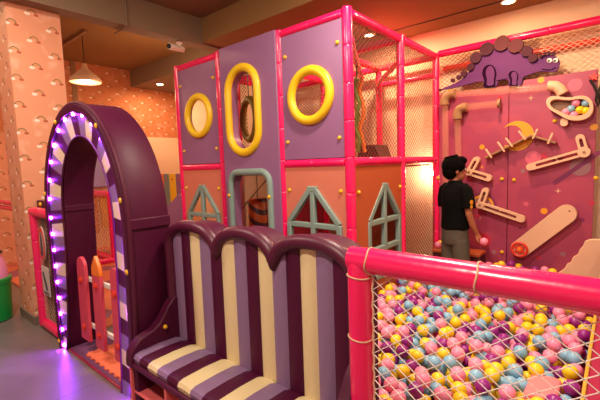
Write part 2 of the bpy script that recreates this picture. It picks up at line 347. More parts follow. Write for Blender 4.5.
# things inside
t = thing('punching_bag', 'orange punching bag with dark spiral stripes hanging behind the doorway', 'punching bag', (-3.62, 3.38, .4))
MB().lathe((-3.62, 3.38, .38), [(.001, 0), (.11, .0), (.125, .03), (.125, .63), (.11, .66), (.001, .665)], 'bag').build('bag', t)
MB().tube([(-3.62, 3.38, 1.04), (-3.62, 3.38, 2.64)], .006, 'blackp', 6).build('rope', t)
t = tag(MB().tube([(-3.40 + .17 * math.cos(a), 3.10 - .05 * math.cos(a), 2.0 + .23 * math.sin(a)) for a in [2 * PI * i / 36 for i in range(36)]], .042, 'olive', 12, closed=True).build('foam_ring'), 'olive foam ring hanging behind the tall yellow window', 'foam ring')
MB().tube([(-3.40, 3.10, 2.25), (-3.40, 3.10, 2.66)], .006, 'blackp', 6).build('rope', t)
t = thing('spiked_roller', 'magenta post with orange foam cones behind the round window near the corner', 'foam roller', (-2.35, 3.25, 1.41))
MB().pipe((-2.3, 3.3, 1.41), (-2.3, 3.3, 2.64), .05).build('post', t)
for i, (z, a) in enumerate(((1.72, 3.6), (1.86, 4.6), (1.98, 3.4), (2.02, 5.4), (2.14, 4.3), (2.26, 3.7), (2.3, 5.2))):
    MB().lathe((-2.3, 3.3, z), [(.05, .04), (.035, .09), (.012, .15), (.001, .16)], 'orange', 12, (math.cos(a), math.sin(a), 0)).build('cone', t)
t = tag(MB().plate([(-2.50, 1.41), (-2.16, 1.41), (-2.26, 1.66), (-2.5, 1.66)], [], 'XZ', 4.0, 4.3, 'brown').build('foam_wedge', bevel=.01), 'dark foam wedge step on the upper deck by the net', 'foam wedge')
t = thing('noodle_curtain', 'green and orange foam noodle hanging inside the upper corner netting', 'foam noodle', (-2.15, 3.45, 1.5))
for k, (dx, mt) in enumerate(((0, 'green_d'), (.045, 'orange'), (-.035, 'olive'))):
    o = MB().tube([(-2.15 + dx + .03 * math.sin(q * 2 + k), 3.45 + .02 * k, 1.56 + q * .125) for q in range(7)], .020, mt, 10).build('noodle', t); lab(o, {'green_d': 'green noodle', 'orange': 'orange noodle', 'olive': 'olive noodle'}[mt])
MB().tube([(-2.15, 3.45, 2.3), (-2.14, 3.45, 2.64)], .008, 'blackp', 6).build('cord', t)

# ================================================================ arch
ar = thing('entrance_arch', 'tall padded maroon entrance arch with a striped inner band and purple lights', 'arch', (-2.96, 1.15, 0))
N = 60
def arc(side, N=N):
    """list of (x,z), bottom left, over the top, bottom right"""
    out = []
    if side == 'o': cx, cz, rx, rz, bl, br = -2.915, 1.10, .71, .82, (-3.59, 0), (-2.265, 0)
    else: cx, cz, rx, rz, bl, br = -2.845, 1.14, .43, .55, (-3.46, 0), (-2.49, 0)
    n1 = 14
    L = (cx - rx, cz); Rr = (cx + rx, cz)
    for i in range(n1):
        t = i / n1; out.append((bl[0] + (L[0] - bl[0]) * math.sin(t * PI / 2) ** .8, cz * t))
    k = N - 2 * n1
    for i in range(k + 1):
        a = PI - PI * i / k; out.append((cx + rx * math.cos(a), cz + rz * math.sin(a)))
    for i in range(n1 - 1, -1, -1):
        t = i / n1; out.append((br[0] + (Rr[0] - br[0]) * math.sin(t * PI / 2) ** .8, cz * t))
    return out
O = arc('o'); I = arc('i'); n = len(O)
def lerp2(a, b, t): return (a[0] + (b[0] - a[0]) * t, a[1] + (b[1] - a[1]) * t)
def inset(o, i, d):
    L = math.hypot(i[0] - o[0], i[1] - o[1]); return lerp2(o, i, min(.9, d / L))
B = [inset(o, i, .065) for o, i in zip(O, I)]
prof = []
for o, i, b in zip(O, I, B):
    ex = inset(o, i, .012); ex2 = inset(b, o, .008)
    prof.append([(o[0], 1.045, o[1]), (ex[0], 1.015, ex[1]), (ex2[0], 1.015, ex2[1]), (b[0], 1.019, b[1]), (b[0], 1.047, b[1]), (i[0], 1.047, i[1]),
                 (i[0], 1.25, i[1]), (inset(i, o, .02)[0], 1.27, inset(i, o, .02)[1]), (inset(o, i, .02)[0], 1.30, inset(o, i, .02)[1]), (o[0], 1.28, o[1])])
mb = MB(); K = len(prof[0]); vs = [p for r_ in prof for p in r_]; fs = []
for s_ in range(n - 1):
    for j in range(K): fs.append((s_ * K + j, s_ * K + (j + 1) % K, (s_ + 1) * K + (j + 1) % K, (s_ + 1) * K + j))
fs += [tuple(range(K)), tuple((n - 1) * K + j for j in range(K))]
mb.add(vs, fs, 'maroon').build('arch_body', ar, angle=.9)
# striped band
mb = MB(); cols = ['creamv', 'maroon', 'purple']; NS = 39; cum = [0]
for s_ in range(n - 1):
    mid0 = lerp2(B[s_], I[s_], .5); mid1 = lerp2(B[s_ + 1], I[s_ + 1], .5); cum.append(cum[-1] + math.dist(mid0, mid1))
def sample(L, d):
    d = max(0, min(cum[-1], d))
    for s_ in range(n - 1):
        if d <= cum[s_ + 1] + 1e-9: return lerp2(L[s_], L[s_ + 1], (d - cum[s_]) / (cum[s_ + 1] - cum[s_]))
    return L[-1]
for q in range(NS):
    d0, d1 = cum[-1] * q / NS, cum[-1] * (q + 1) / NS; pts = [d0 + (d1 - d0) * k / 3 for k in range(4)]
    a = [sample(B, d) for d in pts]; c_ = [sample(I, d) for d in pts]
    c_ = [inset(ci, ai, .012) for ai, ci in zip(a, c_)]; a = [inset(ai, ci, .004) for ai, ci in zip(a, c_)]
    mb.plate(a + c_[::-1], [], 'XZ', 1.037, 1.046, cols[q % 3])
lab(mb.build('striped_band', ar), 'band of cream, maroon and lavender stripes')
MB().tube([(p[0], 1.036, p[1]) for p in [inset(ci, ai, .004) for ai, ci in zip(B, I)]], .007, 'maroon_pipe', 8).build('inner_piping', ar)
MB().tube([(p[0], 1.035, p[1]) for p in O], .014, 'maroon_pipe', 8).build('outer_piping', ar)
MB().box(-2.23, -2.195, 1.03, 1.295, 1.10, 1.165, 'maroon').build('seam_flap', ar, bevel=.006)
MB().box(-3.30, -3.265, 1.05, 1.265, 1.15, 1.20, 'maroon').build('seam_flap', ar, bevel=.006)
# led strip round the inside lip
for d in np.arange(.03, cum[-1], .135):
    b = sample(B, d); i_ = sample(I, d); p = inset(b, i_, .009)
    MB().box(p[0] - .009, p[0] + .009, 1.030, 1.037, p[1] - .010, p[1] + .010, 'led').build('light', ar, smooth=False)
MB().tube([(inset(b, i_, .003)[0], 1.033, inset(b, i_, .003)[1]) for b, i_ in zip(B, I)], .003, 'blackp', 6).build('cable', ar)
for d, side in ((.06, 0), (1.28, 0), (1.83, 0), (2.42, 0), (2.85, 0), (3.25, 0), (.06, 1)):
    o = sample(O, d) if not side else sample(O, cum[-1]); o2 = inset(o, sample(I, d), .03)
    bolt(ar, o2[0], 1.024, max(o2[1], .03), .019)
# gate
gt = thing('picket_gate', 'small gate of pink pickets with one orange pointed tip inside the arch', 'gate', (-2.9, 1.13, 0))
for x0, x1, zt, kind in ((-3.285, -3.13, .80, 0), (-3.0, -2.86, .845, 1), (-2.69, -2.56, .80, 0)):
    zt += 0; cxx = (x0 + x1) / 2; hw = (x1 - x0) / 2; dx = -.02
    if kind == 0:
        o = MB().plate([(x0 + dx, .13), (x1 + dx, .13)] + [(cxx + hw * math.cos(PI * i / 10), zt - hw + hw * math.sin(PI * i / 10)) for i in range(11)], [], 'XZ', 1.10, 1.125, 'picket').build('picket', gt, bevel=.006)
    else:
        o = MB().plate([(x0 + dx, .13), (x1 + dx, .13), (x1, zt - .15), (x0, zt - .15)], [], 'XZ', 1.10, 1.125, 'picket').build('picket', gt, bevel=.006)
        lab(MB().plate([(x0, zt - .15), (x1, zt - .15), (x1 - .005, zt - .09), (cxx + .03, zt - .04), (cxx, zt), (cxx - .03, zt - .04), (x0 + .005, zt - .09)], [], 'XZ', 1.098, 1.127, 'orange').build('tip', o, bevel=.006), 'orange pencil tip')
    for z in (.24, .615): MB().lathe((cxx + dx * (1 - z), 1.10, z), [(.026, 0), (.026, .008), (.014, .016), (.001, .017)], 'red', 12, (0, -1, 0)).build('bolt', o)
for z in (.25, .625): MB().bar((-3.3, 1.138, z), (-2.5, 1.138, z + .01), .02, .035, 'white_led', (0, 0, 1)).build('rail', gt, bevel=.004)
# foam mats under the arch
def puzzle(x0, x1, y0, y1, k, a=.02):
    pts = []
    def edge(p, q, nn):
        d = (q[0] - p[0], q[1] - p[1]); nr = (d[1], -d[0]); L = math.hypot(*d); nr = (nr[0] / L, nr[1] / L)
        for i in range(nn):
            for t, h in ((.0, 0), (.3, 0), (.25, a), (.75, a), (.7, 0)): pts.append((p[0] + d[0] * (i + t) / nn + nr[0] * h, p[1] + d[1] * (i + t) / nn + nr[1] * h))
    edge((x0, y0), (x1, y0), k); edge((x1, y0), (x1, y1), k); edge((x1, y1), (x0, y1), k); edge((x0, y1), (x0, y0), k)
    return pts
fm = thing('foam_mat', 'interlocking purple and orange foam mat on the ground under the arch', 'floor mat', (-2.97, 1.4, 0))
lab(MB().box(-3.44, -2.50, 1.05, 1.80, .0, .022, 'matp').build('mat_border', fm, bevel=.003), 'purple foam')
lab(MB().plate([(x, y) for x, y in puzzle(-3.20, -2.56, 1.09, 1.60, 8, .013)], [], 'XY', .022, .03, 'mato').build('mat_tile', fm, smooth=False), 'orange puzzle-edged foam tile')
lab(MB().box(-3.44, -2.5, 1.04, 1.05, 0, .018, 'mag2').build('mat_edge', fm), 'pink edge')

# ================================================================ netted sign panel between pillar and arch
sp = thing('netted_barrier', 'pink framed netting barrier with play rules signs between pillar and arch', 'barrier', (-3.97, 1.1, 0))
MB().pipe((-4.19, 1.09, 0.02), (-4.19, 1.09, 1.10), .045).build('post', sp)
MB().pipe((-4.23, 1.09, 1.10), (-3.74, 1.09, 1.10), .045).build('rail', sp)
MB().pipe((-4.14, 1.09, .05), (-3.74, 1.09, .05), .045).build('rail', sp)
b = MB(); net(b, (-4.15, 1.09, .09), (1, 0, 0), (0, 0, 1), .47, .97, .045, .04, .0018, 'net_c'); b.build('net', sp, smooth=False)
lab(MB().box(-4.29, -3.72, 1.14, 1.18, 0, 1.20, 'maroon').build('back_panel', sp, bevel=.01), 'maroon padded panel')
for x in (-4.16, -3.96): bolt(sp, x, 1.14, 1.165, .02)
o = MB().plate(circ(-3.95, .83, .085, .155), [], 'XZ', 1.06, 1.068, 'poster').build('sign', sp); lab(o, 'oval sign with a red ring')
MB().plate(circ(-3.95, .83, .08, .15), [circ(-3.95, .83, .055, .11)], 'XZ', 1.056, 1.06, 'red').plate([(-3.985, .72), (-3.92, .72), (-3.93, .86), (-3.945, .92), (-3.96, .92), (-3.975, .86)], [], 'XZ', 1.056, 1.06, 'posterd').build('symbol', o)
o = MB().box(-4.03, -3.85, 1.06, 1.068, .36, .62, 'poster').build('sign', sp); lab(o, 'grey-white rectangular sign with a shoe symbol')
MB().plate([(-4.0, .56), (-3.97, .575), (-3.9, .45), (-3.89, .41), (-3.93, .41), (-3.96, .47)], [], 'XZ', 1.056, 1.06, 'posterd').box(-4.01, -3.87, 1.057, 1.06, .375, .39, 'posterd').build('symbol', o)

# ================================================================ bench
bn = thing('striped_bench', 'maroon padded storage bench with three-humped back striped cream, lavender and maroon', 'bench', (-1.48, 1.15, 0))
SX = [-2.172, -2.148, -2.05, -1.958, -1.863, -1.765, -1.665, -1.558, -1.466, -1.375, -1.283, -1.192, -1.103, -1.014, -.925, -.84]
SC = ['creamv', 'purple', 'maroon', 'creamv', 'purple', 'maroon', 'creamv', 'purple', 'maroon', 'creamv', 'purple', 'maroon', 'creamv', 'purple', 'maroon']
humps = [(-2.165, -1.69), (-1.69, -1.255), (-1.255, -.81)]
def hump_z(x):
    for a, b in humps:
        if a <= x <= b + 1e-9:
            t = (x - (a + b) / 2) / ((b - a) / 2); return .995 + .128 * math.sqrt(max(0, 1 - abs(t) ** 2.3))
    return .995
top = []
for a, b in humps:
    for i in range(17):
        t = -math.cos(PI * i / 16); x = (a + b) / 2 + (b - a) / 2 * t
        if not top or x > top[-1][0] + 1e-4: top.append((x, hump_z(x)))
lab(MB().plate([(-.79, 0.0), (-.79, .96)] + [(x * 1.0, z + .012) for x, z in top[::-1]] + [(-2.175, .96), (-2.175, 0.0)], [], 'XZ', 1.29, 1.40, 'maroon').build('back_body', bn, bevel=.025), 'maroon padded back')
# rim
rim = [(-2.158, .36), (-2.158, .6), (-2.158, .85)] + [(x, z) for x, z in top] + [(-.81, .85), (-.81, .6), (-.81, .36)]
MB().tube([(x, 1.265, z - .005) for x, z in rim], .034, 'maroon_pipe', 12, ry=.04, fixed=(0, 1, 0)).build('back_rim', bn)
# striped padding
mb = MB()
for k in range(15):
    x0, x1 = SX[k], SX[k + 1]; nn = 6; mm = 14; grid = []
    for j in range(nn + 1):
        u = j / nn; x = x0 + (x1 - x0) * u; y = 1.272 - .012 * math.sin(PI * u) ** .6; zt = hump_z(min(max(x, -2.15), -.82)) - .01
        grid.append([(x, y, .34 + (zt - .34) * i / mm) for i in range(mm + 1)])
    vs = [p for g_ in grid for p in g_]
    mb.add(vs, [(a * (mm + 1) + b, a * (mm + 1) + b + 1, (a + 1) * (mm + 1) + b + 1, (a + 1) * (mm + 1) + b) for a in range(nn) for b in range(mm)], SC[k])
    mb.add([(x0, 1.272, .34), (x1, 1.272, .34), (x1, 1.292, .34), (x0, 1.292, .34)], [(0, 1, 2, 3)], SC[k])
lab(mb.build('back_padding', bn), 'vertical cream, lavender and maroon stripes')
mb = MB()
ys = [(.968, .355), (.960, .38), (.970, .398), (.995, .406), (1.12, .410), (1.23, .406), (1.262, .395), (1.268, .355)]
for k in range(1, 15):
    x0, x1 = SX[k], SX[k + 1]; nn = 4
    vs = []
    for j in range(nn + 1):
        u = j / nn; vs += [(x0 + (x1 - x0) * u, y, z + (.005 * math.sin(PI * u) ** .6 if 0 < i < 7 else 0)) for i, (y, z) in enumerate(ys)]
    q = len(ys); mb.add(vs, [(a * q + b, a * q + b + 1, (a + 1) * q + b + 1, (a + 1) * q + b) for a in range(nn) for b in range(q - 1)], SC[k])
lab(mb.build('seat_cushion', bn), 'cream, lavender and maroon striped seat')
MB().box(-2.13, -.84, .948, 1.27, .328, .357, 'maroon').build('seat_rail', bn, bevel=.012)
def arm(x0, x1):
    pr = [(1.288, .02), (1.288, .665), (1.262, .668), (1.235, .655), (1.20, .62), (1.17, .575), (1.14, .535), (1.10, .505), (1.05, .49), (1.005, .475), (.975, .445), (.952, .415), (.945, .36), (.945, .328), (.975, .328), (.975, .02)]
    return MB().plate(pr, [], 'YZ', x0, x1, 'maroon').build('arm', bn, bevel=.014)
a1 = arm(-2.185, -2.115); bolt(a1, -2.115, 1.165, .50, .013, (1, 0, 0)); arm(-.835, -.775)
mb = MB()
mb.box(-2.18, -.85, .96, 1.26, .02, .04, 'cubby').box(-2.18, -.85, 1.24, 1.26, .04, .31, 'cubby')
for x in (-2.18, -1.80, -1.42, -1.04, -.87): mb.box(x, x + .02, .96, 1.24, .04, .327, 'cubby')
mb.box(-2.16, -.87, .97, 1.24, .16, .172, 'cubby')
lab(mb.build('storage_cubby', bn, bevel=.003), 'coral pink open shelf compartments')

# ================================================================ ball pit fence (front) + net
pf = thing('ball_pit_fence', 'thick magenta padded rail and corner post with cream rope netting', 'fence', (-.745, 1.2, 0))
MB().pipe((-.745, 1.2, 0), (-.75, 1.2, 1.09), .046, seam=.5).build('post', pf)
mb = MB(); pts = []; rs = []
MB().tube([(-.798, 1.2, 1.094), (-.785, 1.2, 1.095), (-.70, 1.2, 1.096), (-.30, 1.2, 1.095), (-.2, 1.2, 1.095), (.6, 1.2, 1.094)], [.02, .044, .0465, .0465, .0465, .0465], 'mag', 20).build('rail', pf)
for x in (-.70, -.331, .04): MB().tube([(x + .004 * math.sin(3 * a), 1.2 + .048 * math.cos(a), 1.0955 + .048 * math.sin(a)) for a in [2 * PI * i / 20 for i in range(20)]], .0028, 'net_c', 6, closed=True).build('tie', pf)
for z in (1.035, .80, .55): MB().tube([(-.75 + .0475 * math.cos(a), 1.2 + .0475 * math.sin(a), z + .003 * math.sin(2 * a)) for a in [2 * PI * i / 20 for i in range(20)]], .0028, 'net_c', 6, closed=True).build('tie', pf)
mb = MB(); net(mb, (-.698, 1.2, .05), (1, 0, 0), (0, 0, 1), 1.25, 1.0, .066, .048, .0024, 'net_w')
mb.tube([(-.697 + .003 * math.sin(i * 2.1), 1.2, .05 + i * .02) for i in range(51)], .0035, 'net_c', 6)
mb.build('net', pf, smooth=False)
MB().box(-1.72, .6, 1.22, 1.26, 0, .16, 'mag2').build('low_board', pf, bevel=.01) if False else None

# ================================================================ activity board on pit back wall
YB = 4.58
ab = thing('activity_board', 'pink wall board printed with moon, stars and rainbow behind the ball pit', 'activity board', (-1.0, 4.6, 0))
b1 = MB().box(-1.73, -.995, YB, YB + .03, 0, 2.21, 'board').build('board_panel', ab, bevel=.004)
b2 = MB().box(-.990, -.255, YB, YB + .03, 0, 2.24, 'board').build('board_panel', ab, bevel=.004)
def star(cx, cz, r, k=5, inner=.45, rot=0): return [(cx + (r if i % 2 == 0 else r * inner) * math.sin(PI * i / k + rot), cz + (r if i % 2 == 0 else r * inner) * math.cos(PI * i / k + rot)) for i in range(2 * k)]
def decal(px, py, kind, r, mt, name):
    x, z = at_y(px, py, YB); par = b1 if x < -.9925 else b2
    if kind == 'star': pl = star(x, z, r, rot=.3)
    elif kind == 'sun': pl = star(x, z, r, 10, .75)
    elif kind == 'spark': pl = star(x, z, r, 4, .25)
    else: pl = circ(x, z, r)
    MB().plate(pl, [], 'XZ', YB - .002, YB, mt).build(name, par, smooth=False)
M['pk'] = mat('print_pink', 'C8607C', .45); M['pk2'] = mat('print_red', 'BC2848', .45); M['ye'] = mat('print_yellow', 'E09A20', .45); M['gr'] = mat('print_grey', '9C7078', .45); M['mv'] = mat('print_mauve', '7A2858', .45)
for a in ((482, 147, 'sun', .032, 'ye', 'star'), (544, 211, 'sun', .036, 'ye', 'star'), (541, 80, 'sun', .035, 'ye', 'star'), (594, 127, 'sun', .036, 'ye', 'star'), (500, 98, 'star', .035, 'pk2', 'star'), (544, 156, 'star', .04, 'pk2', 'star'), (523, 171, 'star', .035, 'gr', 'star'), (563, 254, 'star', .034, 'gr', 'star'), (494, 252, 'star', .034, 'gr', 'star'), (526, 204, 'star', .034, 'pk', 'star'), (478, 216, 'star', .034, 'pk2', 'star'), (538, 258, 'star', .034, 'pk2', 'star'), (592, 203, 'star', .034, 'pk2', 'star'), (482, 167, 'spark', .025, 'ye', 'star'), (558, 191, 'spark', .03, 'wood', 'star'), (531, 98, 'spark', .03, 'wood', 'star'), (480, 218, 'spark', .02, 'wood', 'star'), (484, 240, 'c', .075, 'pk2', 'planet'), (533, 158, 'c', .07, 'pk', 'planet'), (575, 85, 'c', .06, 'pk', 'planet'), (520, 228, 'c', .015, 'mv', 'dot'), (582, 220, 'c', .02, 'mv', 'dot')): decal(*a)
mx, mz = at_y(517, 136, YB); mo = [(mx + .155 * math.cos(a), mz + .155 * math.sin(a)) for a in np.linspace(-2.5, 2.5, 30)] + [(mx - .055 + .105 * math.cos(a), mz + .01 + .105 * math.sin(a)) for a in np.linspace(1.9, -1.9, 24)]
lab(MB().plate(mo, [], 'XZ', YB - .0045, YB - .0025, 'ye').build('moon', b2, smooth=False), 'yellow crescent moon')
px_, pz_ = at_y(580, 167, YB); lab(MB().plate(circ(px_, pz_, .085), [], 'XZ', YB - .003, YB, 'gr').plate(stadium((px_ - .2, pz_ - .15), (px_ + .14, pz_ + .13), .02), [], 'XZ', YB - .005, YB - .0035, 'mv').build('planet', b2, smooth=False), 'ringed grey planet')
rx_, rz_ = at_y(482, 206, YB)
for k, mt in enumerate(('mv', 'ye', 'gr', 'pk')):
    r1 = .15 - k * .026; MB().plate([(rx_ + r1 * math.cos(a), rz_ + r1 * math.sin(a)) for a in np.linspace(0, PI, 20)] + [(rx_ + (r1 - .024) * math.cos(a), rz_ + (r1 - .024) * math.sin(a)) for a in np.linspace(PI, 0, 20)], [], 'XZ', YB - .003, YB, mt).build('rainbow_band', b1, smooth=False)
for px, py in ((502, 179), (514, 180), (555, 121), (596, 178), (502, 252), (514, 253), (438, 178), (450, 90)):
    x, z = at_y(px, py, YB); bolt(b1 if x < -.99 else b2, x, YB, z, .02)
# wall toys
YT = 4.50
def W(px, py): return at_y(px, py, YT)
def slotted(mb, p, q, w=.036, s=.014, a=.0, cuts=1, d=(4.50, 4.555)):
    P, Q = Vector(p), Vector(q); holes = []
    for k in range(cuts):
        u0 = .12 + (.80 / cuts) * k; u1 = u0 + .80 / cuts - .06; holes.append(stadium(P.lerp(Q, u0), P.lerp(Q, u1), s, 5))
    mb.plate(stadium(p, q, w, 8), holes, 'XZ', d[0], d[1], 'wood')
def ltrack(c, a, b, label, ca=1, cb=1, cw=.04):
    mb = MB(); slotted(mb, W(*c), W(*a), cuts=ca); slotted(mb, W(*c), W(*b), cuts=cb, d=(4.497, 4.557)); x, z = W(*c); mb.plate(circ(x, z, cw), [], 'XZ', 4.49, 4.50, 'wood')
    t = tag(mb.build('ball_track', bevel=.004), label, 'wall toy', 'slotted ball tracks on the pit wall')
    MB().lathe((x, 4.49, z), [(.012, 0), (.012, .006), (.001, .008)], 'tan', 10, (0, -1, 0)).build('bolt', t)
ltrack((469, 172), (476, 160), (488, 178), 'short V-shaped slotted wooden ball track beside the boy\'s face')
ltrack((480, 205), (485, 191), (521, 219), 'slotted ball track with long arm sloping down, over the rainbow', 1, 2)
ltrack((584, 152), (580, 138), (530, 167), 'largest slotted ball track, long arm under the moon and pegs', 1, 2, .05)
# wide slab with red ring
t = thing('bead_slide', 'wide pale wooden board slanting on the wall with red ring at low end', 'wall toy', (-.8, 4.55, .6))
x0, z0 = W(520, 249); x1, z1 = W(566, 214)
MB().plate(stadium((x0, z0), (x1, z1), .088, 12), [circ(x1 + .03, z1 + .03, .008, n=10)], 'XZ', 4.49, 4.555, 'wood').build('slide_board', t, bevel=.006)
o = lab(MB().tube([(x0 + .07 * math.cos(a), 4.475, z0 + .07 * math.sin(a)) for a in [2 * PI * i / 24 for i in range(24)]], .013, 'red', 8, closed=True).build('ring', t), 'red ring')
lab(MB().plate(star(x0, z0, .055, 6, .6), [], 'XZ', 4.47, 4.488, 'red').lathe((x0, 4.47, z0), [(.025, 0), (.02, .02), (.001, .025)], 'orange', 12, (0, -1, 0)).build('knob', t), 'red star knob')
# peg ramp
t = thing('peg_ramp', 'bent wooden ledge with six upright pegs crossing the yellow moon', 'wall toy', (-1, 4.55, 1.5))
rp = [W(485, 158), W(531, 135.5), W(556, 143)]
MB().bar((rp[0][0], 4.53, rp[0][1]), (rp[1][0], 4.53, rp[1][1]), .09, .02, 'tan', (0, 0, 1)).bar((rp[1][0], 4.53, rp[1][1]), (rp[2][0], 4.53, rp[2][1]), .09, .02, 'tan', (0, 0, 1)).build('ledge', t, bevel=.004)
for a, b in (((486, 149), (492, 158)), ((498, 142), (505, 152)), ((506, 138), (513, 147)), ((519, 131), (526, 140)), ((538, 129), (533, 139)), ((553, 133), (548, 144))):
    p, q = W(*a), W(*b); MB().bar((p[0], 4.49, p[1]), (q[0], 4.49, q[1]), .018, .03, 'wood', (0, 1, 0)).build('peg', t, bevel=.004)
# bean-shaped ball window
t = thing('ball_window', 'bean-shaped cream framed window full of coloured balls near the top right', 'wall toy', (-.45, 4.55, 1.9))
bean = [(546, 103), (548, 98), (554, 96), (562, 97), (570, 98), (578, 96), (586, 96), (592, 100), (594, 108), (591, 116), (584, 120), (575, 121), (566, 119), (558, 114), (550, 110)]
cx_ = sum(p[0] for p in bean) / len(bean); cy_ = sum(p[1] for p in bean) / len(bean)
def smooth_closed(L, it=2):
    for _ in range(it): L = [q for i in range(len(L)) for q in ((.75 * L[i][0] + .25 * L[(i + 1) % len(L)][0], .75 * L[i][1] + .25 * L[(i + 1) % len(L)][1]), (.25 * L[i][0] + .75 * L[(i + 1) % len(L)][0], .25 * L[i][1] + .75 * L[(i + 1) % len(L)][1]))]
    return L
bs = smooth_closed(bean); outp = [W(*p) for p in bs]; inp_ = [W(cx_ + (p[0] - cx_) * .84, cy_ + (p[1] - cy_) * .68) for p in bs]
lab(MB().plate(outp, [inp_], 'XZ', 4.47, 4.555, 'wood').plate(stadium(W(564, 121), W(564, 123), .03), [], 'XZ', 4.50, 4.55, 'wood').build('frame', t, bevel=.006), 'cream frame')
MB().plate([W(cx_ + (p[0] - cx_) * .88, cy_ + (p[1] - cy_) * .74) for p in bs], [], 'XZ', 4.558, 4.574, 'tan').build('back_plate', t)
for px, py, mt, nm in ((566, 112, 'ball_p', 'pink'), (571, 109, 'ball_b', 'blue'), (576, 103, 'ball_p', 'salmon pink'), (586, 103, 'ball_b', 'blue'), (580, 110, 'ball_y', 'yellow'), (586, 111, 'ball_y', 'yellow'), (574, 115, 'ball_p', 'pink')):
    x, z = at_y(px, py, 4.515); tag(MB().ell((x, 4.515, z), .036, mt).build('play_ball'), '%s ball behind the bean-shaped wall window' % nm, 'ball', 'balls in the bean-shaped window')
# pipes
def hose(name, label, runs, elbows, group='clear ball tubes on the pit wall'):
    t = thing(name, label, 'wall toy', (runs[0][0][0], YT, runs[0][0][1]), group)
    for p, q in runs: MB().tube([(p[0], YT, p[1]), (q[0], YT, q[1])], .036, 'clear', 16, caps=False).build('tube', t)
    for path, mt in elbows: lab(MB().tube([(p[0], YT, p[1]) for p in path], .05, mt, 16).build('elbow', t), 'tan elbow' if mt == 'tan' else 'cream elbow')
    return t
hose('ball_tube', 'outer clear ball tube turning the corner under the dinosaur tail', [(W(445, 104), W(446, 190)), (W(454, 94), W(549, 87))], [([W(444.5, 105), W(444.5, 100), W(447, 96), W(451, 94), W(455, 93.5)], 'tan'), ([W(548, 86), W(555, 86), W(560, 89), W(563, 94)], 'wood')])
hose('ball_tube', 'inner clear ball tube with a tan elbow above the boy\'s head', [(W(457.5, 118), W(459, 190)), (W(466, 107), W(500, 103.5))], [([W(457.5, 119), W(457.5, 113), W(459.5, 109), W(463, 107.5), W(467, 107)], 'tan'), ([W(498, 103.7), W(500.5, 103.5)], 'tan')])
t = thing('strap_toy', 'black looped strap with a red star hanging at the upper right of the wall', 'wall toy', (-.3, 4.53, 2.0))
MB().tube([(at_y(*p, 4.52)[0], 4.52, at_y(*p, 4.52)[1]) for p in ((590, 80), (594, 86), (597, 93), (596, 100), (598, 107), (600, 100), (598, 92), (602, 84))], .012, 'blackp', 8).build('strap', t)
x, z = at_y(594, 77, 4.54); lab(MB().plate(star(x, z, .045), [], 'XZ', 4.53, 4.56, 'red').build('star', t, bevel=.004), 'red star')
# dinosaur
YD = 4.555
def D(px, py): return at_y(px, py, YD)
dn = thing('dinosaur_cutout', 'purple wooden dinosaur cutout with round back plates standing above the wall board', 'dinosaur figure', (-1.2, 4.54, 2.25))
body = [(437, 90.5), (447, 86.5), (458, 82), (466, 75), (472, 67), (479, 58), (486, 52), (494, 48.5), (503, 48), (512, 49.5), (520, 53), (527, 57), (534, 60), (540, 58), (545, 55), (551, 54.5), (557, 57), (560, 62), (559, 68), (555, 72.5), (548, 72), (541, 71), (534, 73), (527, 75.5), (523, 77), (521, 87), (508, 88), (509, 79), (498, 80), (497, 87.5), (483, 89), (484, 81), (476, 82), (466, 85), (452, 88.5)]
lab(MB().plate([D(*p) for p in smooth_closed(body, 1)], [], 'XZ', YD, YD + .024, 'dino', 'dino_d').build('body', dn, bevel=.003), 'purple body')
for (px, py, r, mt) in ((440, 90, 1.6, 'dino_p'), (453, 80.5, 2.6, 'dino_p'), (459, 77.5, 2.8, 'dino_p'), (464, 74, 3.6, 'dino_p'), (471, 67, 4.3, 'dino_p'), (476, 58, 6.3, 'dino_p'), (487, 49, 7.4, 'dino_p'), (502, 43.5, 8.4, 'dino_l'), (516, 46, 7.6, 'dino_l'), (527, 51.5, 5.6, 'dino_p'), (533, 58, 4.6, 'dino_p'), (541, 56, 1.8, 'dino_p'), (545, 54, 1.7, 'dino_p'), (549, 53, 1.7, 'dino_p'), (554, 53.5, 1.9, 'dino_p')):
    x, z = at_y(px, py, YD - .01); r = r / 108
    MB().plate(circ(x, z, r, n=28), [], 'XZ', YD - .028, YD - .001, mt, 'dino_d').build('back_plate', dn, bevel=.003)
for c_ in ([(483, 88), (485, 80), (482, 74), (484, 67), (490, 64), (495, 67), (497, 74), (495, 81), (496, 87)], [(509, 87), (511, 80), (508, 75), (511, 71), (516, 71), (519, 76), (517, 81), (518, 86)]):
    sc = smooth_closed(c_, 2); mx_ = sum(p[0] for p in c_) / len(c_); my_ = sum(p[1] for p in c_) / len(c_)
    l_ = lab(MB().plate([D(*p) for p in sc], [], 'XZ', YD - .012, YD, 'dino_d').plate([D(mx_ + 1 + (p[0] - mx_) * .62, my_ + (p[1] - my_) * .86) for p in sc], [], 'XZ', YD - .018, YD - .0125, 'dino').build('leg', dn), 'leg with dark outline')
for px, py in ((549.5, 60.5), (555.5, 60.5)):
    x, z = D(px, py); o = lab(MB().plate(circ(x, z, .021, n=20), [], 'XZ', YD - .008, YD, 'white').plate(circ(x - .006, z - .004, .012, n=16), [], 'XZ', YD - .012, YD - .0085, 'blackp').build('eye', dn), 'white eye with black pupil')
MB().tube([(D(*p)[0], YD - .004, D(*p)[1]) for p in ((542, 69), (547, 70), (552, 69.5), (556, 67.5))], .004, 'dino_d', 6).build('mouth', dn)
